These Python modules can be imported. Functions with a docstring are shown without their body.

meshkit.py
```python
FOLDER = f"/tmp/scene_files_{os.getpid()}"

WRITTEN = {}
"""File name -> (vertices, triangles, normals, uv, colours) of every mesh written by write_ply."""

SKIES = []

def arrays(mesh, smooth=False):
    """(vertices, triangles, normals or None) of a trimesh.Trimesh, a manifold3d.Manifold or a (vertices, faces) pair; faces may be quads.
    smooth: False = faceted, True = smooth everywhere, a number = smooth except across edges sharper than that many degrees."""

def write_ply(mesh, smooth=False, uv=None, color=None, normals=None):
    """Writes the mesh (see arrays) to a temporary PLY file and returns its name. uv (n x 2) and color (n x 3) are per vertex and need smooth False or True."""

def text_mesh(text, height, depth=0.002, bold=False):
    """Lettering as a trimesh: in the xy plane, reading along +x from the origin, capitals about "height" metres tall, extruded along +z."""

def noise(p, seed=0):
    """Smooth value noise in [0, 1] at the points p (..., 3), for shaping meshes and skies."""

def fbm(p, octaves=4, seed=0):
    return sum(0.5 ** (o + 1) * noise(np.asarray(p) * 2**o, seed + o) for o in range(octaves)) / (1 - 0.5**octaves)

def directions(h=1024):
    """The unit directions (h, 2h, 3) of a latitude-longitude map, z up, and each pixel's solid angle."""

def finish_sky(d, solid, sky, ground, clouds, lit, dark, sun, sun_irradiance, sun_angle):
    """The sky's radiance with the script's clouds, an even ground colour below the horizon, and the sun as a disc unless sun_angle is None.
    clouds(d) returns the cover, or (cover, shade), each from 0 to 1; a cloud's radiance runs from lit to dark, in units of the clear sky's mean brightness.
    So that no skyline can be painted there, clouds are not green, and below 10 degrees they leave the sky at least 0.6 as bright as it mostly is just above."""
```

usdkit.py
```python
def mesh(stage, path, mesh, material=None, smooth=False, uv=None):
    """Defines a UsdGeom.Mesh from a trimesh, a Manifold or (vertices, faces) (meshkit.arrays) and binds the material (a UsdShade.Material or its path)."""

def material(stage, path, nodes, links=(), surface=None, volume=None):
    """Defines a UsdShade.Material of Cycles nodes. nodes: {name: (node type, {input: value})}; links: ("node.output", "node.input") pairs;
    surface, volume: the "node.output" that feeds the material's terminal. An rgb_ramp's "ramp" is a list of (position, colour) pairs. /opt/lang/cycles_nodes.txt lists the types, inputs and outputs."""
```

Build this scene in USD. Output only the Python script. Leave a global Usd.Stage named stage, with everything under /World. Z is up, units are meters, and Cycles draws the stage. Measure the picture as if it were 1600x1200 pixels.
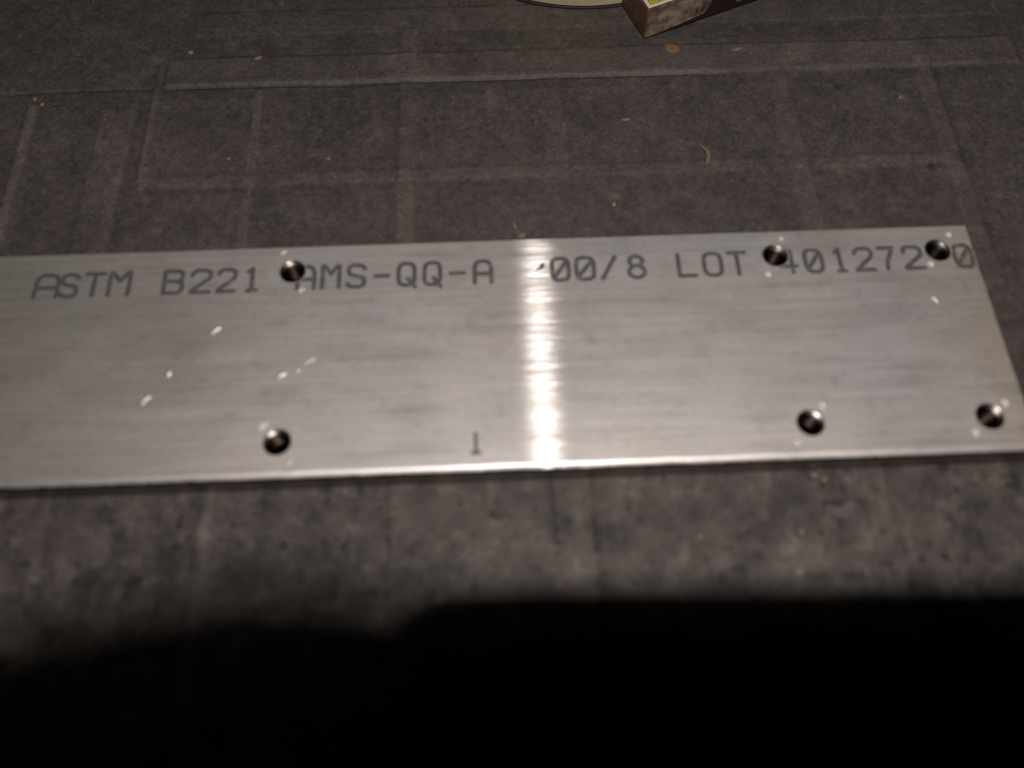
import math
import numpy as np
import trimesh
import manifold3d as m3
from shapely.geometry import LineString, Polygon, Point
from shapely.ops import unary_union
import meshkit
import usdkit
from pxr import Gf, Sdf, Usd, UsdGeom, UsdLux, Vt

stage = Usd.Stage.CreateInMemory()
UsdGeom.SetStageUpAxis(stage, UsdGeom.Tokens.z)
UsdGeom.SetStageMetersPerUnit(stage, 1.0)
UsdGeom.Xform.Define(stage, '/World')
UsdGeom.Scope.Define(stage, '/World/Looks')
MM = 0.001
TOP = 6.35                      # height of the bar's upper face over the mat, mm

# ------------------------------------------------------------------ camera
PITCH, ROLL, YAW = math.radians(65.037), math.radians(-0.142), math.radians(2.0786)
EYE = np.array([0.0, -50.065, 143.07 + TOP])
fw = np.array([math.sin(YAW) * math.cos(PITCH), math.cos(YAW) * math.cos(PITCH), -math.sin(PITCH)])
rt = np.array([math.cos(YAW), -math.sin(YAW), 0.0])
up = np.cross(rt, fw)
rt, up = rt * math.cos(ROLL) + up * math.sin(ROLL), -rt * math.sin(ROLL) + up * math.cos(ROLL)
cam = UsdGeom.Camera.Define(stage, '/World/camera')
cam.CreateFocalLengthAttr(35.0)
cam.CreateHorizontalApertureAttr(35.0 * 1600 / 1250)
cam.CreateVerticalApertureAttr(35.0 * 1200 / 1250)
cam.CreateFStopAttr(35.0 / 4.9)
cam.CreateFocusDistanceAttr(0.205)
cam.CreateClippingRangeAttr(Gf.Vec2f(0.005, 100.0))
cam.CreateExposureAttr(0.0)
M = Gf.Matrix4d(*[float(v) for v in (*rt, 0, *up, 0, *(-fw), 0, *(EYE * MM), 1)])
UsdGeom.Xformable(cam).AddTransformOp().Set(M)

# ------------------------------------------------------------------ the one small lamp beside the camera
LAMP = np.array([21.7, -77.6, 230.0 + TOP])
sl = UsdLux.SphereLight.Define(stage, '/World/lamp_light')
sl.CreateRadiusAttr(2.0 * MM)
sl.CreateIntensityAttr(14300.0)
sl.CreateColorAttr(Gf.Vec3f(1.0, 0.888, 0.815))
sl.CreateNormalizeAttr(False)
UsdGeom.Xformable(sl).AddTranslateOp().Set(Gf.Vec3d(*(LAMP * MM)))


def ground(px, py, z=0.0):
    """The point of the plane z (mm over the mat) that a pixel of the 1600 x 1200 photograph shows; used to measure positions."""
    d = fw + (px - 800) / 1250 * rt + (600 - py) / 1250 * up
    return (EYE + d * ((z - EYE[2]) / d[2]))[:2]


# ------------------------------------------------------------------ helpers
names = {}


def path_for(parent, name):
    base = f'{parent}/{name}'
    k = names.get(base, 0)
    names[base] = k + 1
    return base if k == 0 else f'{base}_{k:03d}'


def tag(prim, **kw):
    p = prim.GetPrim() if hasattr(prim, 'GetPrim') else prim
    for k, v in kw.items():
        if v:
            p.SetCustomDataByKey(k, v)


def obj(name, mesh, mat, parent='/World', smooth=False, **kw):
    """One mesh in millimetres."""
    v, f, n = meshkit.arrays(mesh, smooth)
    p = path_for(parent, name)
    m = UsdGeom.Mesh.Define(stage, p)
    m.CreatePointsAttr(Vt.Vec3fArray.FromNumpy((v * MM).astype(np.float32)))
    m.CreateFaceVertexCountsAttr(Vt.IntArray.FromNumpy(np.full(len(f), 3, np.int32)))
    m.CreateFaceVertexIndicesAttr(Vt.IntArray.FromNumpy(f.astype(np.int32).ravel()))
    m.CreateSubdivisionSchemeAttr('none')
    if n is not None:
        m.CreateNormalsAttr(Vt.Vec3fArray.FromNumpy(n.astype(np.float32)))
        m.SetNormalsInterpolation('vertex')
    from pxr import UsdShade
    UsdShade.MaterialBindingAPI.Apply(m.GetPrim()).Bind(UsdShade.Material.Get(stage, f'/World/Looks/{mat}'))
    tag(m, **kw)
    return m


def thing(name, loc=(0, 0, 0), rotz=0.0, tilt=0.0, lean=0.0, **kw):
    p = path_for('/World', name)
    x = UsdGeom.Xform.Define(stage, p)
    x.AddTranslateOp().Set(Gf.Vec3d(*(np.array(loc, float) * MM)))
    if lean:
        x.AddRotateXOp().Set(lean)
    if rotz:
        x.AddRotateZOp().Set(rotz)
    if tilt:
        x.AddRotateYOp().Set(tilt)
    tag(x, **kw)
    return p


def primvar(m, name, values):
    UsdGeom.PrimvarsAPI(m).CreatePrimvar(name, Sdf.ValueTypeNames.Color3fArray, 'vertex').Set(Vt.Vec3fArray.FromNumpy(np.asarray(values, np.float32)))


def mat(name, nodes, links=(), surface=None):
    return usdkit.material(stage, f'/World/Looks/{name}', nodes, links, surface)


def plain(name, color, rough=0.6, metallic=0.0, spec=0.5, noise=None, amount=0.3):
    nodes = {'p': ('principled_bsdf', {'base_color': color, 'roughness': rough, 'metallic': metallic, 'specular_ior_level': spec})}
    links = []
    if noise:
        c = np.array(color)
        nodes |= {'g': ('geometry', {}), 'n': ('noise_texture', {'scale': noise, 'detail': 5.0, 'roughness': 0.65}),
                  'r': ('rgb_ramp', {'ramp': [(0.3, tuple(c * (1 - amount))), (0.7, tuple(np.minimum(c * (1 + amount), 1)))]})}
        links = [('g.position', 'n.vector'), ('n.fac', 'r.fac'), ('r.color', 'p.base_color')]
    return mat(name, nodes, links, 'p.BSDF')


# ------------------------------------------------------------------ materials
# worn rubber: tone comes from dust, dirt and a light falloff correction carried on the mesh, fine grain from noise
mat('rubber', {
    'a': ('attribute', {'attribute': 'wear_and_falloff'}),
    'g': ('geometry', {}),
    'n1': ('noise_texture', {'scale': 1100.0, 'detail': 6.0, 'roughness': 0.8}),
    'r1': ('rgb_ramp', {'ramp': [(0.25, (0.42, 0.42, 0.42)), (0.75, (1.58, 1.56, 1.55))]}),
    'mul': ('mix', {'mix_type': 'multiply', 'fac': 1.0}),
    'n2': ('noise_texture', {'scale': 2600.0, 'detail': 4.0, 'roughness': 0.7}),
    'b': ('bump', {'strength': 0.5, 'distance': 0.00025}),
    'p': ('principled_bsdf', {'roughness': 0.60, 'specular_ior_level': 0.4}),
}, [('g.position', 'n1.vector'), ('g.position', 'n2.vector'), ('n1.fac', 'r1.fac'), ('a.color', 'mul.color1'), ('r1.color', 'mul.color2'),
    ('mul.color', 'p.base_color'), ('n2.fac', 'b.height'), ('b.normal', 'p.normal')], 'p.BSDF')

# drawn aluminium: fine grain along x, one tight lobe across the grain and one broad hazy lobe
mat('aluminium', {
    'g': ('geometry', {}),
    'a': ('attribute', {'attribute': 'stain_and_falloff'}),
    'm1': ('mapping', {'mapping_type': 'point', 'scale': (40.0, 30000.0, 300.0)}),
    'n1': ('noise_texture', {'scale': 1.0, 'detail': 3.0, 'roughness': 0.65}),
    'm2': ('mapping', {'mapping_type': 'point', 'scale': (24.0, 1300.0, 300.0)}),
    'n2': ('noise_texture', {'scale': 1.0, 'detail': 5.0, 'roughness': 0.6}),
    'r2': ('rgb_ramp', {'ramp': [(0.3, (0.80, 0.795, 0.79)), (0.66, (1.0, 1.0, 1.0))]}),
    'r3': ('rgb_ramp', {'ramp': [(0.3, (0.35, 0.35, 0.35)), (0.7, (1.0, 1.0, 1.0))]}),
    'n3': ('noise_texture', {'scale': 1500.0, 'detail': 4.0, 'roughness': 0.7}),
    'r4': ('rgb_ramp', {'ramp': [(0.25, (0.9, 0.9, 0.9)), (0.75, (1.05, 1.05, 1.05))]}),
    'c0': ('mix', {'mix_type': 'multiply', 'fac': 1.0}),
    'c1': ('mix', {'mix_type': 'multiply', 'fac': 1.0}),
    # each drawn groove leans its own way across the bar: the lean turns the normal about x only
    'gs': ('math', {'math_type': 'subtract', 'value2': 0.5}),
    'gk': ('math', {'math_type': 'multiply', 'value2': 6.2}),
    'gv': ('combine_xyz', {'x': 0.0, 'z': 0.0}),
    'ga': ('vector_math', {'math_type': 'add'}),
    'gn': ('vector_math', {'math_type': 'normalize'}),
    'edge': ('metallic_bsdf', {'edge_tint': (0.9, 0.9, 0.9), 'distribution': 'beckmann', 'roughness': 0.20, 'anisotropy': 1.0, 'tangent': (0, 1, 0)}),
    'tan': ('combine_xyz', {'x': 0.0, 'y': 1.0, 'z': 0.0}),
    'haze': ('metallic_bsdf', {'edge_tint': (0.9, 0.9, 0.9), 'roughness': 0.50}),
    'diff': ('diffuse_bsdf', {'roughness': 0.4}),
    'w': ('math', {'math_type': 'multiply', 'value2': 0.105}),
    'x1': ('mix_closure', {'fac': 0.3}),
    'x2': ('mix_closure', {'fac': 0.20}),
}, [('g.position', 'm1.vector'), ('m1.vector', 'n1.vector'), ('g.position', 'm2.vector'), ('m2.vector', 'n2.vector'), ('g.position', 'n3.vector'),
    ('n2.fac', 'r2.fac'), ('n2.fac', 'r3.fac'), ('n3.fac', 'r4.fac'), ('a.color', 'c0.color1'), ('r2.color', 'c0.color2'), ('c0.color', 'c1.color1'), ('r4.color', 'c1.color2'),
    ('c1.color', 'edge.color'), ('c1.color', 'haze.color'), ('c1.color', 'diff.color'),
    ('n1.fac', 'gs.value1'), ('gs.value', 'gk.value1'), ('gk.value', 'gv.y'), ('gv.vector', 'ga.vector1'), ('g.normal', 'ga.vector2'), ('ga.vector', 'gn.vector1'), ('gn.vector', 'edge.normal'), ('tan.vector', 'edge.tangent'),
    ('r3.color', 'w.value1'), ('w.value', 'x1.fac'), ('haze.BSDF', 'x1.closure1'), ('edge.BSDF', 'x1.closure2'),
    ('x1.closure', 'x2.closure1'), ('diff.BSDF', 'x2.closure2')], 'x2.closure')

mat('cut_aluminium', {   # depth shade painted in: threads darken further down the hole
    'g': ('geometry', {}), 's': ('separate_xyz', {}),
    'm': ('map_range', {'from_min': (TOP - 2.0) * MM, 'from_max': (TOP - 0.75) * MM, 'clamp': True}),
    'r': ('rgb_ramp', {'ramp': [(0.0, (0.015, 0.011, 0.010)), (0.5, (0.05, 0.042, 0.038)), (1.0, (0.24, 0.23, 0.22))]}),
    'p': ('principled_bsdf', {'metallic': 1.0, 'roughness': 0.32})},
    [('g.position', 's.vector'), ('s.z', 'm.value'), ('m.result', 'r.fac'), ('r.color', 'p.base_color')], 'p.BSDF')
plain('shaded_edge', (0.26, 0.235, 0.225), 0.30, 1.0, noise=700, amount=0.2)  # front face reflecting dark surroundings, put in as a darker metal
plain('rim_aluminium', (0.47, 0.46, 0.445), 0.66, 0.9, noise=2500, amount=0.15)
plain('bright_aluminium', (0.66, 0.655, 0.65), 0.56, 0.85)
# worn printing ink: thin, so the metal shows through where it is patchy
mat('ink', {
    'g': ('geometry', {}), 'n': ('noise_texture', {'scale': 480.0, 'detail': 8.0, 'roughness': 0.75}),
    'r': ('rgb_ramp', {'ramp': [(0.34, (0.15, 0.15, 0.15)), (0.64, (0.88, 0.88, 0.88))]}),
    't': ('transparent_bsdf', {'color': (1, 1, 1)}),
    'p': ('principled_bsdf', {'base_color': (0.125, 0.12, 0.13), 'roughness': 0.55, 'specular_ior_level': 0.4}),
    'x': ('mix_closure', {'fac': 0.3}),
}, [('g.position', 'n.vector'), ('n.fac', 'r.fac'), ('r.color', 'x.fac'), ('t.BSDF', 'x.closure1'), ('p.BSDF', 'x.closure2')], 'x.closure')
plain('brown_card', (0.105, 0.062, 0.040), 0.45, noise=420, amount=0.55)
plain('glare_card', (0.19, 0.15, 0.115), 0.38, noise=300, amount=1.0)
plain('plum_print_and_shade', (0.020, 0.011, 0.012), 0.5)
plain('white_print', (0.72, 0.70, 0.66), 0.5)
plain('yellow_print', (0.50, 0.38, 0.03), 0.45, noise=500, amount=0.3)
plain('tan_print', (0.24, 0.19, 0.09), 0.45, noise=500, amount=0.4)
plain('beige', (0.44, 0.38, 0.26), 0.6, noise=300, amount=0.12)
plain('core_card', (0.18, 0.13, 0.08), 0.8)
plain('crumb_tan', (0.19, 0.145, 0.10), 0.8, noise=1500, amount=0.3)
plain('crumb_pale', (0.20, 0.18, 0.16), 0.8, noise=1500, amount=0.3)
plain('flake_orange', (0.22, 0.125, 0.06), 0.7, noise=1500, amount=0.3)
plain('crumb_dark', (0.035, 0.024, 0.018), 0.8)
plain('shade_black', (0.012, 0.012, 0.012), 0.7)
plain('bench', (0.06, 0.045, 0.035), 0.7, noise=120, amount=0.4)

# ------------------------------------------------------------------ the rubber mat (moulded relief, one sheet with thickness)
STEP = 0.42
xs = np.arange(-165, 170, STEP)
ys = np.arange(-75, 158, STEP)
X, Y = np.meshgrid(xs, ys)
sstep = lambda a, b, t: np.clip((t - a) / (b - a), 0, 1) ** 2 * (3 - 2 * np.clip((t - a) / (b - a), 0, 1))
pt = lambda s, dx=0, seed=0, o=5: meshkit.fbm(np.stack([X * s + dx, Y * s, 0 * X + 3.3], -1), o, seed)
wob = (pt(0.06, 5, 1) - 0.5)
h = 0.16 * (pt(0.11, 0, 2) - 0.5) + 0.10 * (pt(0.55, 0, 3) - 0.5)
tone = np.ones_like(X)
Xw, Yw = X + 1.2 * wob, Y + 1.2 * (pt(0.05, 40, 4) - 0.5)
fade = lambda seed, lo=0.25: lo + (1 - lo) * sstep(0.38, 0.6, pt(0.05, 7 * seed, 20 + seed, 3))


def bar_x(x, w, hh, tn, y0=-999, y1=999, soft=1.0, seed=0):
    """A raised rib along y, rubbed paler on top."""
    global h, tone
    m = sstep(-w / 2 - soft, -w / 2, Xw - x) * (1 - sstep(w / 2, w / 2 + soft, Xw - x)) * sstep(y0 - 0.6, y0 + 0.6, Y) * (1 - sstep(y1 - 0.6, y1 + 0.6, Y))
    h += 0.8 * hh * m
    tone += 0.75 * tn * m * fade(seed, 0.35)


def bar_y(y, w, hh, tn, x0=-999, x1=999, soft=1.0, seed=0):
    global h, tone
    m = sstep(-w / 2 - soft, -w / 2, Yw - y) * (1 - sstep(w / 2, w / 2 + soft, Yw - y)) * sstep(x0 - 0.6, x0 + 0.6, X) * (1 - sstep(x1 - 0.6, x1 + 0.6, X))
    h += 0.8 * hh * m
    tone += 0.75 * tn * m * fade(seed, 0.35)


bar_y(109.2, 8.2, 0.45, 0.28, -81, 135, seed=1)        # the raised strip across the top
bar_y(105.8, 1.0, 0.10, 0.06, -81, 135, 0.5, seed=2)
bar_y(126.0, 7.0, 0.35, 0.10, -76, 135, seed=3)
bar_y(120.0, 6.0, -0.15, -0.10, -76, 90, seed=4)
bar_y(104.0, 0.45, -0.45, -0.42, -80, 60, 0.35, seed=5)  # dark joint in front of the strip
bar_y(104.1, 0.5, -0.35, -0.42, -165, -84, 0.35, seed=6)
bar_y(102.3, 2.2, -0.10, -0.14, -82, 125, 1.2, seed=7)
bar_y(74.8, 2.2, 0.2, 0.30, -83, 110, seed=8)
bar_y(72.6, 1.2, -0.18, -0.20, -82, -57, seed=9)
bar_y(72.4, 1.0, -0.08, -0.10, -50, 15, 1.0, seed=10)
bar_x(-112.2, 1.2, 0.30, 0.60, 60, 100, seed=11)
bar_x(-91.5, 6.5, 0.25, 0.32, -60, 98, 1.4, seed=12)
bar_x(-85.6, 2.0, -0.20, -0.20, 58, 110, 1.0, seed=13)
bar_x(-82.9, 0.5, 0.30, 0.50, 75, 112, 0.5, seed=14)
bar_x(-57.2, 1.2, 0.28, 0.45, -60, 103, seed=15)
bar_x(-20.2, 3.0, 0.30, 0.42, -60, 122, seed=16)
bar_x(-23.4, 1.3, -0.12, -0.12, 40, 104, seed=17)
bar_x(15.2, 4.8, 0.22, 0.28, -20, 104, seed=18)
bar_x(36.0, 2.8, 0.18, 0.22, 40, 104, seed=19)
bar_x(51.5, 1.6, 0.16, 0.12, -60, 104, seed=20)
bar_x(72.5, 3.6, 0.24, 0.32, -60, 104, seed=21)
bar_x(109.8, 3.0, 0.28, 0.36, 40, 108, seed=22)
bar_x(113.2, 1.6, -0.15, -0.15, 60, 108, 1.0, seed=23)
bar_x(17.6, 0.45, -0.6, -0.95, -40, 20, 0.45, seed=24)  # crack in front of the bar
bar_x(9.4, 0.4, -0.3, -0.6, -14, 6, 0.6, seed=25)
bar_x(31.5, 0.5, -0.12, -0.18, -15, 6, 0.5, seed=26)
bar_x(68.4, 1.6, 0.2, 0.2, -40, -1, seed=27)
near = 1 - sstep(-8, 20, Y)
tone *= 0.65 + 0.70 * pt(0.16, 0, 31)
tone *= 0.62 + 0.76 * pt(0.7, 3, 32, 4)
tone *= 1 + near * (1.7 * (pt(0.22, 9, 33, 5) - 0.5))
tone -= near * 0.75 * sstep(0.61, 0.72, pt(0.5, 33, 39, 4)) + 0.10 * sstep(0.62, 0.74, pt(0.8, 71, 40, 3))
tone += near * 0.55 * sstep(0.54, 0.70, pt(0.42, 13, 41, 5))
# pale dust flecks, scuffs and dark pits
spk = pt(0.9, 0, 34, 3)
tone += 0.75 * sstep(0.70, 0.80, spk) + 0.30 * sstep(0.60, 0.75, pt(0.33, 60, 35, 4))
tone -= 0.30 * sstep(0.66, 0.80, pt(0.5, 90, 36, 3)) * (0.5 + near)
rng = np.random.default_rng(5)
for k in range(230):                                   # short rubbed scuffs
    sx, sy, an, ln, wd = rng.uniform(-130, 140), rng.uniform(-30, 135), rng.uniform(0, math.pi), rng.uniform(0.8, 3.5), rng.uniform(0.25, 0.6)
    u = (X - sx) * math.cos(an) + (Y - sy) * math.sin(an)
    w = -(X - sx) * math.sin(an) + (Y - sy) * math.cos(an) + 0.15 * u * u / ln
    tone += rng.uniform(0.08, 0.42) * np.exp(-(u / ln) ** 2 * 1.5 - (w / wd) ** 2)
for (px, py, r, a) in [(1280, 880, 6, .28), (800, 850, 9, .25), (700, 800, 6, .25), (1235, 870, 3, .5), (905, 880, 6, .25), (1240, 800, 4, -.35), (870, 826, 1.0, -.45), (640, 860, 3, -.3),
                       (770, 157, 2, .45), (1240, 80, 4, .3), (1250, 90, 2.5, .3), (850, 90, 5, .18), (1430, 80, 3, .3), (1412, 150, 1.4, .5), (265, 830, 4, -.25), (1455, 258, 1.2, -.55), (1310, 133, 1.2, -.5),
                       (1190, 300, 8, -.14), (520, 190, 7, -.15), (250, 250, 9, .12), (820, 85, 1, -.4), (1025, 780, 5, .2), (1370, 860, 4, .25)]:
    gx, gy = ground(px, py)
    tone += a * np.exp(-(((X - gx) ** 2 + (Y - gy) ** 2) / r ** 2) * (0.6 + 0.8 * pt(0.4, 11, 37, 3)))
tone *= 0.80 + 0.25 * sstep(0, 80, Y) + 0.10 * sstep(40, 130, np.abs(X - 10))  # light falloff evened out in colour: darker in front, paler behind and sideways
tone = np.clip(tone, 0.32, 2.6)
h -= h.max() * 0 + 0.35
under_bar = sstep(-3.0, -1.7, Y) * (1 - sstep(51.0, 52.3, Y)) * (1 - sstep(102.5, 103.8, X))
h = h * (1 - under_bar) + np.minimum(h, -0.12) * under_bar
h = np.minimum(h, 0.15)
ny, nx = X.shape
i = np.arange(ny * nx).reshape(ny, nx)
quads = np.stack([i[:-1, :-1], i[:-1, 1:], i[1:, 1:], i[1:, :-1]], -1).reshape(-1, 4)
V = np.stack([X, Y, h], -1).reshape(-1, 3)
b0 = len(V)
ring = np.r_[i[0, :-1], i[:-1, -1], i[-1, :0:-1], i[:0:-1, 0]]
V = np.vstack([V, V[ring] * [1, 1, 0] + [0, 0, -4.0]])
k = np.arange(len(ring)); k2 = (k + 1) % len(ring)
side = np.stack([ring[k2], ring[k], b0 + k, b0 + k2], -1)
hue = np.array([0.077, 0.069, 0.0655])
warm = (pt(0.12, 21, 38, 4) - 0.5)[..., None] * np.array([0.05, 0.0, 0.02])
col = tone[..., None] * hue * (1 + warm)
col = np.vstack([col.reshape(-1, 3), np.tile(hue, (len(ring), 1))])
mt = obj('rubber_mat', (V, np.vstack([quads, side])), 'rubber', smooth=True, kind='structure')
primvar(mt, 'wear_and_falloff', col)
bench = trimesh.creation.box([420, 320, 20]); bench.apply_translation([2, 41, -14.2])
obj('workbench_top', bench, 'bench', kind='structure')

# ------------------------------------------------------------------ the aluminium bar
L, R, W, T = -170.0, 102.27, 50.8, TOP
HOLES = [(-42.87, 44.49), (-42.87, 6.01), (59.65, 44.49), (59.65, 6.01), (94.56, 44.49), (94.56, 6.01)]
RH = 2.74


def arc(cy, cz, r, a0, a1, n):
    return [(cy + r * math.cos(math.radians(a)), cz + r * math.sin(math.radians(a))) for a in np.linspace(a0, a1, n)]


RN, RF = 1.6, 0.35
YN = -1.5
prof = arc(YN + RF, RF, RF, 180, 270, 4) + arc(W - RF, RF, RF, 270, 360, 4) + arc(W - RF, T - RF, RF, 0, 90, 5) + arc(YN + RN, T - RN, RN, 90, 180, 14)
cs = m3.CrossSection([np.array(prof)])
body = cs.extrude(R - L).transform(np.array([[0, 0, 1, L], [1, 0, 0, 0], [0, 1, 0, 0]], float))
for hx, hy in HOLES:
    body = body - m3.Manifold.cylinder(20, RH, RH, 72).translate([hx, hy, -5])
# break the sharp arris of the sawn right end
for y0, z0, a in ((0, T, 45),):
    c = m3.Manifold.cube([1, W + 4, 1]).translate([-0.5, -2, -0.5]).rotate([0, 45, 0]).translate([R + 0.47, 0, T + 0.05])
    body = body - c
body = body.refine_to_length(0.75)
bar = thing('aluminium_bar', label='flat silver aluminium bar with printed lettering and six tapped holes on dark mat', category='metal bar')
bodyv, bodyf, _ = meshkit.arrays(body)
nick_ = meshkit.fbm(np.stack([bodyv[:, 0] * 0.35, bodyv[:, 2] * 0.5, 0 * bodyv[:, 0] + 4], -1), 4, 81) - 0.5
bodyv[:, 1] += np.where(bodyv[:, 1] < 0.1, 0.22 * nick_, 0)          # handled, slightly dented front corner
bodyv[:, 0] += np.where(bodyv[:, 0] > R - 0.9, 0.20 * (meshkit.fbm(np.stack([bodyv[:, 1] * 0.6, bodyv[:, 2] * 0.6, 0 * bodyv[:, 0]], -1), 4, 82) - 0.5), 0)
fc = bodyv[bodyf].mean(1)
fn = np.cross(bodyv[bodyf[:, 1]] - bodyv[bodyf[:, 0]], bodyv[bodyf[:, 2]] - bodyv[bodyf[:, 0]])
fn /= np.linalg.norm(fn, axis=1, keepdims=True) + 1e-12
front = (fn[:, 1] < -0.72) & (fc[:, 1] < YN + RN)


def part_of(keep):
    m = trimesh.Trimesh(bodyv, bodyf[keep], process=False)
    m.remove_unreferenced_vertices()
    return m


bm = obj('body', part_of(~front), 'aluminium', bar, smooth=25)
obj('front_edge', part_of(front), 'shaded_edge', bar, smooth=25)
P = np.array(bm.GetPointsAttr().Get()) / MM
f3 = lambda a, b, s, o=4: meshkit.fbm(np.stack([P[:, 0] * a, P[:, 1] * b, 0 * P[:, 0]], -1), o, s)
st = 0.87 + 0.10 * f3(0.03, 0.10, 50) + 0.09 * f3(0.05, 0.6, 51)
st += 0.22 * (f3(0.11, 0.17, 54, 5) - 0.5)                # handling smudges
st -= 0.10 * np.clip((f3(0.5, 0.6, 55, 3) - 0.66) * 8, 0, 1)   # small dark spots
st -= 0.09 * np.clip((f3(0.06, 0.8, 52, 3) - 0.58) * 6, 0, 1)
tint = (f3(0.04, 0.06, 53, 3) - 0.5)[:, None] * np.array([0.06, 0.0, -0.06])


def blot(px, py, rx, ry, a):
    global st
    gx, gy = ground(px, py, TOP)
    st = st + a * np.exp(-((P[:, 0] - gx) / rx) ** 2 - ((P[:, 1] - gy) / ry) ** 2)


for b in [(435, 615, 5, 1.6, -.16), (440, 580, 4, 1.2, .05), (1255, 592, 8, 0.8, -.17), (1235, 618, 6, 0.7, -.12), (700, 400, 3, .8, -.10), (810, 395, 2.5, 1.2, -.18), (735, 385, 1.5, 1.2, -.14),
          (560, 610, 5, 1.2, -.08), (625, 485, 1.0, .7, -.10), (675, 525, .8, .6, -.16), (730, 475, .7, .5, -.10), (925, 530, .7, .6, -.18), (770, 590, .8, .6, -.14), (1305, 595, .6, 1.2, -.22), (290, 545, 2.5, 1.5, -.10),
          (430, 505, 3, 1.2, -.08), (420, 690, 6.5, 5, .09), (1290, 670, 7, 5, .09), (1500, 650, 6, 4, .03), (860, 500, 3, 2, .05), (700, 510, 3, 1.5, .06), (1000, 640, 4, 2, .05), (560, 545, 6, 1.4, -.07),
          (630, 560, 5, .7, -.07), (1100, 535, 7, 1.0, -.07), (1190, 500, 5, 1.2, -.05), (640, 640, 7, .8, -.06), (540, 560, 1.0, .8, -.10), (870, 585, 2.5, .7, -.05), (1350, 550, 6, 1.2, -.06), (80, 690, 8, 1, .05)]:
    blot(*b)
for pts_, a_, w_ in [([(98, 672), (146, 671), (142, 640)], .10, .35), ([(60, 684), (300, 676)], .05, .25), ([(388, 600), (432, 598)], .09, .3), ([(428, 642), (482, 624)], .09, .3), ([(498, 612), (535, 622), (640, 612)], .08, .3),
                     ([(1215, 585), (1312, 582)], .08, .35), ([(1326, 560), (1330, 690)], .05, .5), ([(1056, 480), (1057, 600)], .04, .4), ([(386, 560), (392, 700)], .04, .6), ([(590, 668), (610, 672)], .10, .4),
                     ([(20, 510), (120, 480)], .04, .5), ([(400, 540), (500, 500)], .03, .5), ([(900, 655), (1010, 650)], .05, .3), ([(1110, 470), (1300, 462)], .04, .3), ([(650, 575), (900, 566)], .05, .25), ([(180, 440), (420, 470)], .03, .5), ([(1340, 640), (1420, 636)], .05, .4)]:
    a_ = a_ * 1.5
    g_ = [np.array(ground(x, y, T)) for x, y in pts_]
    for p0, p1 in zip(g_[:-1], g_[1:]):
        d_ = p1 - p0
        tt_ = np.clip(((P[:, :2] - p0) @ d_) / (d_ @ d_), 0, 1)
        st = st + a_ * np.exp(-(np.linalg.norm(P[:, :2] - p0 - tt_[:, None] * d_, axis=1) / w_) ** 2)
st = st - 0.10 * np.clip(-0.1 - P[:, 1], 0, .5) * 2  # front fillet darkened in colour to tone down its highlight
left_falloff = np.clip((-48 - P[:, 0]) / 55, 0, 1)            # light falloff towards the left end, painted as darker, warmer metal
st = st * (1 - 0.25 * left_falloff)
tint = tint + left_falloff[:, None] * np.array([0.02, 0.0, -0.05])
for hx, hy in HOLES:                                  # dull rubbed halo round every hole
    rr_ = np.hypot(P[:, 0] - hx, P[:, 1] - hy)
    st = st + 0.10 * np.exp(-((rr_ - 4.3) / 1.1) ** 2) * (0.4 + 1.2 * f3(0.35, 0.35, 56, 3))
edge = np.clip((R - P[:, 0] - 1.0) / 9, 0, 1)
tint = tint + (1 - edge)[:, None] * np.array([0.05, -0.01, -0.10])
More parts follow.
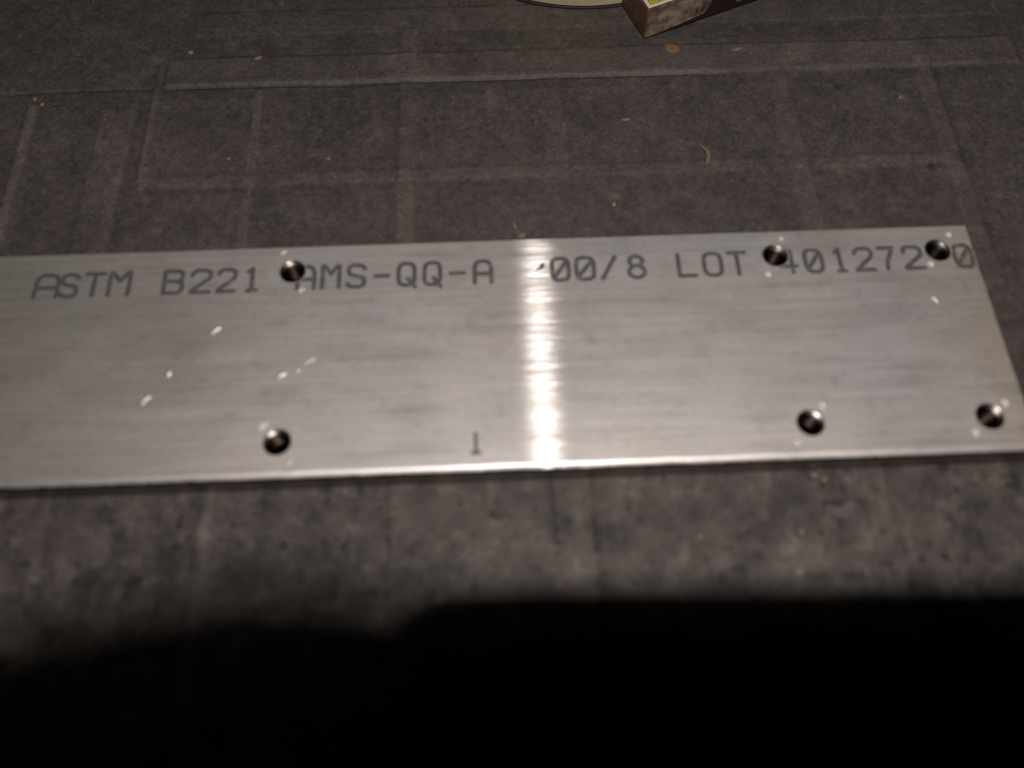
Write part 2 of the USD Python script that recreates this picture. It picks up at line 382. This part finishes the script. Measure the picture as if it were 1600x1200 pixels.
primvar(bm, 'stain_and_falloff', np.clip(st, 0.3, 1.0)[:, None] * (np.array([0.985, 0.98, 0.985]) + tint))

# threads cut in the holes: a helical V groove, seen through the mouth
PT, NA = 0.85, 96
nz = 20 * int(T / PT) + 1
zz = np.linspace(T - 0.05, 0.05, nz)
th = np.linspace(0, 2 * math.pi, NA, endpoint=False)
THm, ZZ = np.meshgrid(th, zz)
ph = ((T - ZZ) / PT + THm / (2 * math.pi)) % 1.0
rr = RH - 0.02 - 0.50 * np.interp(ph, [0, .30, .48, .85, 1], [0, 1, 1, 0, 0])   # upward flanks lie flatter, as in a 60 degree thread
lead = np.clip((T - ZZ) / 0.35, 0, 1)
rr = rr * lead + (RH - 0.004) * (1 - lead)
ii = np.arange(nz * NA).reshape(nz, NA)
jn = np.roll(ii, -1, 1)
tq = np.stack([ii[:-1], ii[1:], jn[1:], jn[:-1]], -1).reshape(-1, 4)[:, ::-1]
cen = nz * NA
tq = np.vstack([tq, np.stack([ii[-1], jn[-1], np.full(NA, cen), np.full(NA, cen)], -1)[:, ::-1]])
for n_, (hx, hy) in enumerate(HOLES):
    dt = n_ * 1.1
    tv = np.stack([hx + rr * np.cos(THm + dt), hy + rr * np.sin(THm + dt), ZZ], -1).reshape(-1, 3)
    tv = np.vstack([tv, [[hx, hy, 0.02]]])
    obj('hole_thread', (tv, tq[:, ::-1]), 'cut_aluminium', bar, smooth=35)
    # low raised collar pushed up round the hole by the tap
    rad = np.array([3.35, 3.6, 3.9, 4.2, 4.45, 4.7, 5.0, 5.3])
    hgt = np.array([-0.04, 0.012, 0.06, 0.085, 0.085, 0.06, 0.012, -0.04]) * 0.8
    RA, TA = np.meshgrid(rad, th, indexing='ij')
    HA = np.repeat(hgt[:, None], NA, 1)
    HA = HA * (0.75 + 0.5 * meshkit.fbm(np.stack([np.cos(TA) * 1.6 + n_ * 9, np.sin(TA) * 1.6, 0 * TA], -1), 3, 60)) - 0.008
    lim = 1.0
    rv = np.stack([hx + RA * np.cos(TA), hy + RA * np.sin(TA), T + HA], -1).reshape(-1, 3)
    ri = np.arange(len(rad) * NA).reshape(len(rad), NA)
    rj = np.roll(ri, -1, 1)
    rq = np.stack([ri[:-1], ri[1:], rj[1:], rj[:-1]], -1).reshape(-1, 4)
    RIM = (rv, rq)

# printed lettering
def circ(cx, cy, rx, ry, a0=0, a1=360, n=20):
    return [(cx + rx * math.cos(math.radians(a)), cy + ry * math.sin(math.radians(a))) for a in np.linspace(a0, a1, n)]


SUP = [(0.0, .25), (0, .75), (.08, .92), (.28, 1), (.72, 1), (.92, .92), (1, .75), (1, .25), (.92, .08), (.72, 0), (.28, 0), (.08, .08), (0, .25)]
G = {
    'A': [[(0, 0), (0, .7), (.12, .93), (.3, 1), (.7, 1), (.88, .93), (1, .7), (1, 0)], [(0, .42), (1, .42)]],
    'S': [[(1, .84), (.85, .97), (.65, 1), (.3, 1), (.1, .94), (.02, .76), (.1, .6), (.3, .53), (.72, .47), (.93, .4), (1, .22), (.92, .06), (.7, 0), (.3, 0), (.12, .03), (0, .15)]],
    'T': [[(0, 1), (1, 1)], [(.5, 1), (.5, 0)]],
    'M': [[(0, 0), (0, 1), (.14, 1), (.5, .62), (.86, 1), (1, 1), (1, 0)]],
    'B': [[(0, 0), (0, 1), (.72, 1), (.93, .92), (.97, .76), (.9, .6), (.7, .53), (0, .53)], [(.7, .53), (.93, .45), (1, .25), (.93, .07), (.72, 0), (0, 0)]],
    '2': [[(0, .78), (.06, .92), (.25, 1), (.72, 1), (.93, .93), (1, .75), (.93, .6), (.6, .4), (.05, .08), (0, 0), (1, 0)]],
    '1': [[(.2, .86), (.5, 1), (.5, 0)], [(.2, 0), (.85, 0)]],
    '-': [[(0, .48), (1, .48)]],
    'Q': [SUP, [(.58, .3), (1.05, -.1)]],
    'O': [SUP],
    '0': [SUP, [(.15, .18), (.85, .82)]],
    '/': [[(0, 0), (1, 1)]],
    '8': [circ(.5, .77, .42, .23), circ(.5, .27, .5, .27)],
    'L': [[(0, 1), (0, 0), (1, 0)]],
    '4': [[(.72, 0), (.72, 1), (0, .28), (1, .28)]],
    '7': [[(0, 1), (1, 1), (.45, .35), (.4, 0)]],
}
LINE = [('A', -94.0, 5.3), ('S', -89.3, 4.0), ('T', -84.2, 4.4), ('M', -78.9, 4.8), ('B', -67.6, 4.6), ('2', -61.9, 4.6), ('2', -56.5, 4.2), ('1', -51.2, 3.6), ('A', -39.9, 4.2), ('M', -34.7, 4.2), ('S', -29.4, 4.2),
        ('-', -24.0, 3.4), ('Q', -18.8, 4.0), ('Q', -13.4, 4.0), ('-', -8.1, 3.6), ('A', -2.7, 4.2), ('2', 8.2, 4.2), ('0', 13.7, 4.2), ('0', 18.9, 4.4), ('/', 23.9, 3.6), ('8', 29.8, 4.0), ('L', 40.5, 4.2), ('O', 46.0, 4.3),
        ('T', 51.3, 4.0), ('4', 62.1, 4.0), ('0', 67.5, 4.2), ('1', 73.1, 3.2), ('2', 78.3, 4.3), ('7', 83.3, 3.8), ('2', 88.8, 4.5), ('0', 99.6, 4.3)]
holes_cut = unary_union([Point(x, y).buffer(RH + 0.25) for x, y in HOLES])
bar_area = Polygon([(L, 1.5), (R - .25, 1.5), (R - .25, W - .5), (L, W - .5)])
rng = np.random.default_rng(11)
for c, cx, w in LINE:
    h0, y0 = 5.35, 40.15
    sw = 0.49
    shapes = []
    for s in G[c]:
        q = [((x - .5) * (w - .7) + cx + rng.normal(0, .03), y0 + y * h0 + rng.normal(0, .03)) for x, y in s]
        shapes.append(LineString(q).buffer(sw, quad_segs=5))
    g = unary_union(shapes).intersection(bar_area).difference(holes_cut)
    if c == '2' and 7 < cx < 9:                       # worn, and trimmed where the streak's glare washes it out
        g = g.intersection(Polygon([(5, 41.5), (11.5, 43.6), (11.5, 45), (5, 42.8)]))
    if c == '4':
        g = g.difference(Point(60.2, 44.2).buffer(1.9))
    ms = [trimesh.creation.extrude_polygon(p, 0.02, engine='earcut') for p in getattr(g, 'geoms', [g]) if p.area > .02]
    m = trimesh.util.concatenate(ms)
    m.apply_translation([0, 0, T + 0.008])
    obj('printed_letter', m, 'ink', bar)
# dark tally mark near the front edge
gx, gy = ground(744, 700, TOP)
tk = unary_union([LineString([(gx - .1, gy + 3.0), (gx, gy - .6)]).buffer(.34), LineString([(gx - .8, gy - 1.0), (gx + .7, gy - 1.0)]).buffer(.36)])
tm = trimesh.creation.extrude_polygon(tk, 0.02, engine='earcut'); tm.apply_translation([0, 0, T + .008])
obj('ink_mark', tm, 'ink', bar)


def lean_to(gx, gy):
    """Leans burrs about midway between lamp and camera directions so they glint."""
    d = np.array([(8.0 - gx) * 0.0058, -0.17 - (gy + 8) * 0.0052, 1.0])
    return d / np.linalg.norm(d)


def nick(px, py, ln, wd, ang, ht, name='nick', mt_='bright_aluminium'):
    """A small raised burr: a low rounded ridge lying on the face."""
    gx, gy = ground(px, py, TOP)
    m = trimesh.creation.icosphere(2, 1.0)
    m.apply_scale([ln / 2, wd / 2, ht])
    m.apply_transform(trimesh.transformations.rotation_matrix(math.radians(ang), [0, 0, 1]))
    m.apply_transform(trimesh.geometry.align_vectors([0, 0, 1], lean_to(gx, gy)))
    m.apply_translation([gx, gy, T + 0.02])
    obj(name, m, mt_, bar, smooth=True)


# burrs and dings round the holes, tilted so they glint at the camera, and a few scratches
for px, py, s in [(445, 395, 1.3), (473, 454, 1.4), (415, 666, 2.0), (455, 722, 1.3), (1220, 374, 1.1), (1199, 430, 1.5), (1283, 635, 1.7), (1245, 692, 1.5), (1481, 368, 1.4), (1453, 414, 1.5), (1568, 631, 1.7), (1522, 677, 1.7)]:
    nick(px, py, s * 1.25, s * 0.95, 40, 0.07, 'hole_burr', 'rim_aluminium')

# ------------------------------------------------------------------ curls of swarf lying on the bar
def swarf(px, py, ln, wd, ang, label, z=TOP):
    gx, gy = ground(px, py, z)
    n = 14
    t = np.linspace(-1, 1, n)
    mid = np.stack([t * ln / 2, 0.12 * ln * (1 - t ** 2), 0.05 + 0.10 * wd * (1 - t ** 2)], 1)
    wv = wd / 2 * np.sqrt(np.clip(1 - (np.abs(t) * .97) ** 2.5, 0, 1))
    prof = np.array([(-1, 0.0), (-.5, .22), (0, .32), (.5, .22), (1, 0), (.5, .08), (0, .14), (-.5, .08)])
    vv = (mid[:, None] + np.stack([0 * prof[None, :, 0] * wv[:, None], prof[None, :, 0] * wv[:, None], prof[None, :, 1] * wd * 0.6 * (wv[:, None] / wd * 2)], -1)).reshape(-1, 3)
    idx = np.arange(n * 8).reshape(n, 8); jx = np.roll(idx, -1, 1)
    fq = np.stack([idx[:-1], jx[:-1], jx[1:], idx[1:]], -1).reshape(-1, 4)
    p = thing('metal_shaving', (gx, gy, z + 0.12), ang, lean=math.degrees(math.atan(0.21 + gy * 0.0052)), label=label, category='metal shaving', group='metal shavings lying on the bar')  # each sliver is tilted towards lamp and camera so it glints
    obj('curl', (vv, fq), 'bright_aluminium', p, smooth=40)


swarf(338, 518, 2.6, 1.0, 38, 'bright slanted sliver of metal on the bar, just in front of the letters B221')
swarf(265, 585, 1.4, 0.9, 75, 'faint small metal fleck on the bar between two slanted slivers at the left')
swarf(440, 588, 2.4, 1.2, 25, 'brightest metal sliver on the bar, midway between the two left holes')
swarf(466, 580, 0.9, 0.9, 20, 'round bright metal speck just right of the brightest sliver between the left holes')
swarf(228, 627, 2.6, 0.9, 45, 'slanted metal sliver on the bar, nearest to the front left among the slivers')
swarf(485, 566, 2.6, 0.5, 25, 'thin dull metal thread behind the round speck, right of the brightest sliver')
swarf(1461, 470, 2.0, 0.7, -50, 'small slanted metal sliver on the bar below the rear right hole')
swarf(1013, 663, 1.1, 0.9, 20, 'lone pale metal fleck near the front edge, right of the bright streak')

# ------------------------------------------------------------------ crumbs and flakes on the mat
def crumb(px, py, sx, sy, sz, ang, mt_, seed, name, label, cat):
    gx, gy = ground(px, py, 0)
    m = trimesh.creation.icosphere(2, 1.0)
    d = 0.65 + 0.7 * meshkit.fbm(m.vertices * 1.3 + 7 + seed * 3.1, 3, seed)
    m.vertices *= d[:, None] * np.array([sx * .44, sy * .44, sz / 2])
    m.apply_transform(trimesh.transformations.rotation_matrix(math.radians(ang), [0, 0, 1]))
    k = (np.argmin((xs - gx) ** 2), np.argmin((ys - gy) ** 2))
    m.apply_translation([gx, gy, h[k[1], k[0]] + sz * 0.3])
    obj(name, m, mt_, smooth=True, label=label, category=cat, group={'grit': 'grains of grit on the mat', 'flake': 'flakes on the mat'}[cat])


crumb(298, 82, 1.3, 1.8, 1.0, 80, 'crumb_pale', 1, 'grit_grain', 'pale grain of grit at the back left, behind the raised strip of the mat', 'grit')
crumb(55, 154, 1.5, 1.5, 0.9, 10, 'crumb_tan', 2, 'grit_grain', 'tan grain at the head of the pale rib by the left edge of the mat', 'grit')
crumb(66, 163, 1.4, 1.2, 0.8, 40, 'crumb_tan', 3, 'grit_grain', 'smaller tan grain just in front of another at the far left', 'grit')
crumb(959, 319, 1.2, 1.3, 0.9, 0, 'crumb_pale', 4, 'grit_grain', 'pale grain of grit on the mat behind the bar, right of the bright streak', 'grit')
crumb(1094, 839, 1.1, 1.1, 0.9, 0, 'crumb_pale', 5, 'grit_grain', 'single pale grain on the mat in front of the bar, right of the middle', 'grit')
crumb(357, 247, 1.2, 1.0, 0.6, 0, 'crumb_tan', 6, 'grit_grain', 'tiny tan grain inside the left panel of the mat, behind the left hole', 'grit')
crumb(513, 247, 1.2, 1.0, 0.7, 0, 'crumb_pale', 7, 'grit_grain', 'tiny pale grain on the mat behind the letters AMS', 'grit')
crumb(1407, 151, 1.6, 1.2, 0.7, 30, 'crumb_pale', 8, 'grit_grain', 'pale grain on the mat at the back right, in front of the raised strip', 'grit')
crumb(815, 368, 2.0, 1.6, 1.0, 20, 'crumb_tan', 9, 'grit_grain', 'tan lump of grit against the rear edge of the bar above the bright streak', 'grit')
crumb(804, 352, 0.9, 2.2, 0.7, 20, 'crumb_pale', 10, 'grit_grain', 'thin pale crumb just behind the tan lump at the rear edge of the bar', 'grit')
crumb(404, 91, 2.6, 1.4, 0.6, 20, 'crumb_tan', 11, 'grit_grain', 'flat tan crumb on the back edge of the raised strip, upper left', 'grit')
crumb(1272, 742, 1.1, 1.1, 0.8, 0, 'crumb_pale', 12, 'grit_grain', 'pale grain close to the front edge of the bar, below the middle right hole', 'grit')
crumb(1288, 749, 1.0, 1.4, 0.7, 0, 'crumb_tan', 13, 'grit_grain', 'yellowish grain in front of the bar, beside a pale grain below the middle right hole', 'grit')
crumb(1252, 830, 1.3, 1.9, 0.8, 10, 'crumb_tan', 14, 'grit_grain', 'yellowish crumb midway between the front of the bar and the shadow on the right', 'grit')
crumb(1249, 893, 1.8, 1.9, 0.9, 10, 'crumb_pale', 15, 'grit_grain', 'whitish crumb just behind the edge of the black shadow, right of the middle', 'grit')
crumb(1478, 871, 1.7, 1.5, 0.8, 10, 'crumb_dark', 16, 'grit_grain', 'dark brown crumb near the black shadow at the lower right', 'grit')
crumb(1442, 874, 1.3, 1.3, 0.7, 10, 'crumb_dark', 17, 'grit_grain', 'blackish crumb left of the dark brown one at the lower right', 'grit')
crumb(1454, 259, 1.6, 1.3, 0.6, 10, 'crumb_dark', 18, 'grit_grain', 'black crumb on the mat behind the rear right corner of the bar', 'grit')
crumb(1050, 76, 4.6, 3.4, 0.5, -35, 'flake_orange', 19, 'wood_flake', 'orange brown flake on the mat just in front of the small carton', 'flake')
crumb(978, 186, 2.6, 0.9, 0.5, 5, 'crumb_pale', 20, 'paper_flake', 'pale flat flake on the mat behind the lettering 00/8', 'flake')
crumb(1152, 77, 3.4, 1.2, 0.4, 20, 'crumb_pale', 21, 'paper_flake', 'dull pinkish flake on the raised strip, right of the orange flake', 'flake')
# curved pale fibre
cp = [ground(x, y) for x, y in ((1096, 230), (1104, 236), (1107, 244), (1105, 254), (1102, 258))]
pts = np.array([(x, y, 0.35) for x, y in cp])
tt = np.linspace(0, len(pts) - 1, 21)
pts = np.stack([np.interp(tt, np.arange(len(pts)), pts[:, k]) for k in range(3)], 1)
tg = np.gradient(pts, axis=0); tg /= np.linalg.norm(tg, axis=1, keepdims=True)
sd = np.cross(tg, [0, 0, 1.0])
rd = 0.62 * np.sin(np.linspace(.35, 2.7, len(pts)))[:, None]
ang = np.linspace(0, 2 * math.pi, 8, endpoint=False)
vv = (pts[:, None] + rd[:, None] * (np.cos(ang)[None, :, None] * sd[:, None] + np.sin(ang)[None, :, None] * np.array([0, 0, .7]))).reshape(-1, 3)
idx = np.arange(len(pts) * 8).reshape(-1, 8); jx = np.roll(idx, -1, 1)
obj('wood_shaving', (vv, np.stack([idx[:-1], jx[:-1], jx[1:], idx[1:]], -1).reshape(-1, 4)), 'crumb_tan', smooth=True,
    label='curved pale wood shaving on the mat behind the word LOT', category='shaving')

# ------------------------------------------------------------------ small printed carton at the top edge
A = ground(1006, 62)
RZ = 20.5
bx, by, bz = 60.0, 26.0, 8.8
cart = thing('small_carton', (A[0], A[1], 0.1), RZ, -2.4, label='small brown printed carton with yellow top standing at the top edge of the picture', category='carton')


def rbox(x0, x1, y0, y1, z0, z1, r=0.35):
    s = [m3.Manifold.sphere(r, 12).translate([x, y, z]) for x in (x0 + r, x1 - r) for y in (y0 + r, y1 - r) for z in (z0 + r, z1 - r)]
    return m3.Manifold.batch_hull(s)


obj('body', rbox(0, bx, 0, by, 0, bz, 0.5), 'brown_card', cart, smooth=40)


def patch(name, poly, mt_, face='front', d=0.06):
    m = trimesh.creation.extrude_polygon(Polygon(poly), d, engine='earcut')
    v = m.vertices.copy()
    if face == 'front':
        m.vertices = np.stack([v[:, 0], -0.01 - v[:, 2], v[:, 1]], 1)
    elif face == 'top':
        m.vertices = np.stack([v[:, 0], v[:, 1], bz + 0.01 + v[:, 2]], 1)
    m.fix_normals()
    obj(name, m, mt_, cart)


patch('front_glare', [(0.5, 0.6), (16.0, 0.6), (18.5, 5.0), (19.5, bz - .6), (0.5, bz - .6)], 'glare_card')  # glare on the front face, painted in as a lighter patch
patch('dark_band', [(16.4, .6), (26.0, .6), (26.5, bz - .6), (20.0, bz - .6), (19.0, 5.0)], 'plum_print_and_shade')
patch('tan_panel', [(26.6, .6), (bx - .6, .6), (bx - .6, bz - .6), (27, bz - .6)], 'tan_print')
patch('painted_gap_shade', [(3.0, 0.3), (bx - .5, 0.3), (bx - .5, 2.2), (16.0, 1.7)], 'plum_print_and_shade', d=0.1)  # shadow gap under the carton, put in as a dark strip
patch('white_border', [(0.6, .6), (8, .6), (11, 1.6), (20, 1.6), (20, 2.4), (10.7, 2.4), (7.7, 1.5), (1.5, 1.5), (1.5, by - 1), (0.6, by - 1)], 'white_print', 'top')
patch('yellow_panel', [(1.7, 1.7), (7.6, 1.7), (10.6, 2.6), (bx - .7, 2.6), (bx - .7, by - .7), (1.7, by - .7)], 'yellow_print', 'top')

# ------------------------------------------------------------------ pale round roll behind it
RR, HR = 46.0, 16.0
c1 = ground(895, 15)
roll_c = np.array([c1[0] + 4.5, c1[1] + RR])
ro = thing('tape_roll', (roll_c[0], roll_c[1], 0.0), label='pale beige round roll lying flat at the top edge, left of the carton', category='tape roll')
pr = [(RR - 12, 1.1), (RR - .2, .85), (RR, 1.1), (RR, 2.0), (RR, HR - .6), (RR - .5, HR), (RR - 12, HR), (RR - 12, 1.1)]
tr = trimesh.creation.revolve(np.array(pr), sections=160); tr.fix_normals()
obj('tape', tr, 'beige', ro, smooth=30)
tr = trimesh.creation.revolve(np.array([(RR - 14, 0.2), (RR - 12.02, .2), (RR - 12.02, HR + .1), (RR - 14, HR + .1), (RR - 14, .2)]), sections=160); tr.fix_normals()
obj('core', tr, 'core_card', ro, smooth=30)

tr = trimesh.creation.revolve(np.array([(RR - 3, 0.05), (RR + .1, 0.05), (RR + .3, .3), (RR + .3, .6), (RR + .05, .8), (RR - 3, .8), (RR - 3, .05)]), sections=160); tr.fix_normals()
obj('painted_under_shade', tr, 'shade_black', ro, smooth=30)  # black ring standing in for the shadow line under the roll

# ------------------------------------------------------------------ added out-of-view hood: two plates shaped to cast the foreground shadow
lamp = thing('added_lamp_hood', label='black hood plates on the lamp, added out of view to shade the foreground', category='lamp')


def at(px, py, t):
    g = np.array([*ground(px, py, 0), 0.0])
    return LAMP + t * (g - LAMP)


def shade_plate(name, pix, t, back, thick=0.6):
    q = [at(px, py, t) for px, py in pix]
    z = q[0][2]
    poly = [(a[0], a[1]) for a in q] + [(q[-1][0], back), (q[0][0], back)]
    m = trimesh.creation.extrude_polygon(Polygon(poly).buffer(0), thick, engine='earcut')
    m.apply_translation([0, 0, z - thick])
    obj(name, m, 'shade_black', lamp)
    return z


BACK = -92.0
z1 = shade_plate('lower_shade_plate', [(612, 1230), (612, 990), (618, 968), (632, 946), (656, 930), (695, 920), (800, 914), (1200, 912), (1700, 908), (2100, 906)], 0.37, BACK)
z2 = shade_plate('upper_shade_plate', [(-700, 1130), (-200, 1015), (0, 968), (150, 938), (300, 906), (420, 896), (560, 904), (660, 925), (800, 990)], 0.16, BACK)
wall = trimesh.creation.box([150, 2, LAMP[2] + 8 - z1 + .6]); wall.apply_translation([12, BACK - 1.05, (LAMP[2] + 8 + z1 - .6) / 2])
obj('back_plate', wall, 'shade_black', lamp)
cap = m3.Manifold.cylinder(8, 11, 9, 48) - m3.Manifold.cylinder(6, 8, 7.5, 48).translate([0, 0, -.1])
cap = cap.translate([LAMP[0], LAMP[1], LAMP[2] + 1.0])
obj('lamp_cup', cap, 'shade_black', lamp, smooth=30)
arm = trimesh.creation.box([6, abs(BACK - LAMP[1]) - 7.6, 2]); arm.apply_translation([LAMP[0], (BACK + LAMP[1] - 7.8) / 2 - .1, LAMP[2] + 7.0])
obj('bracket', arm, 'shade_black', lamp)
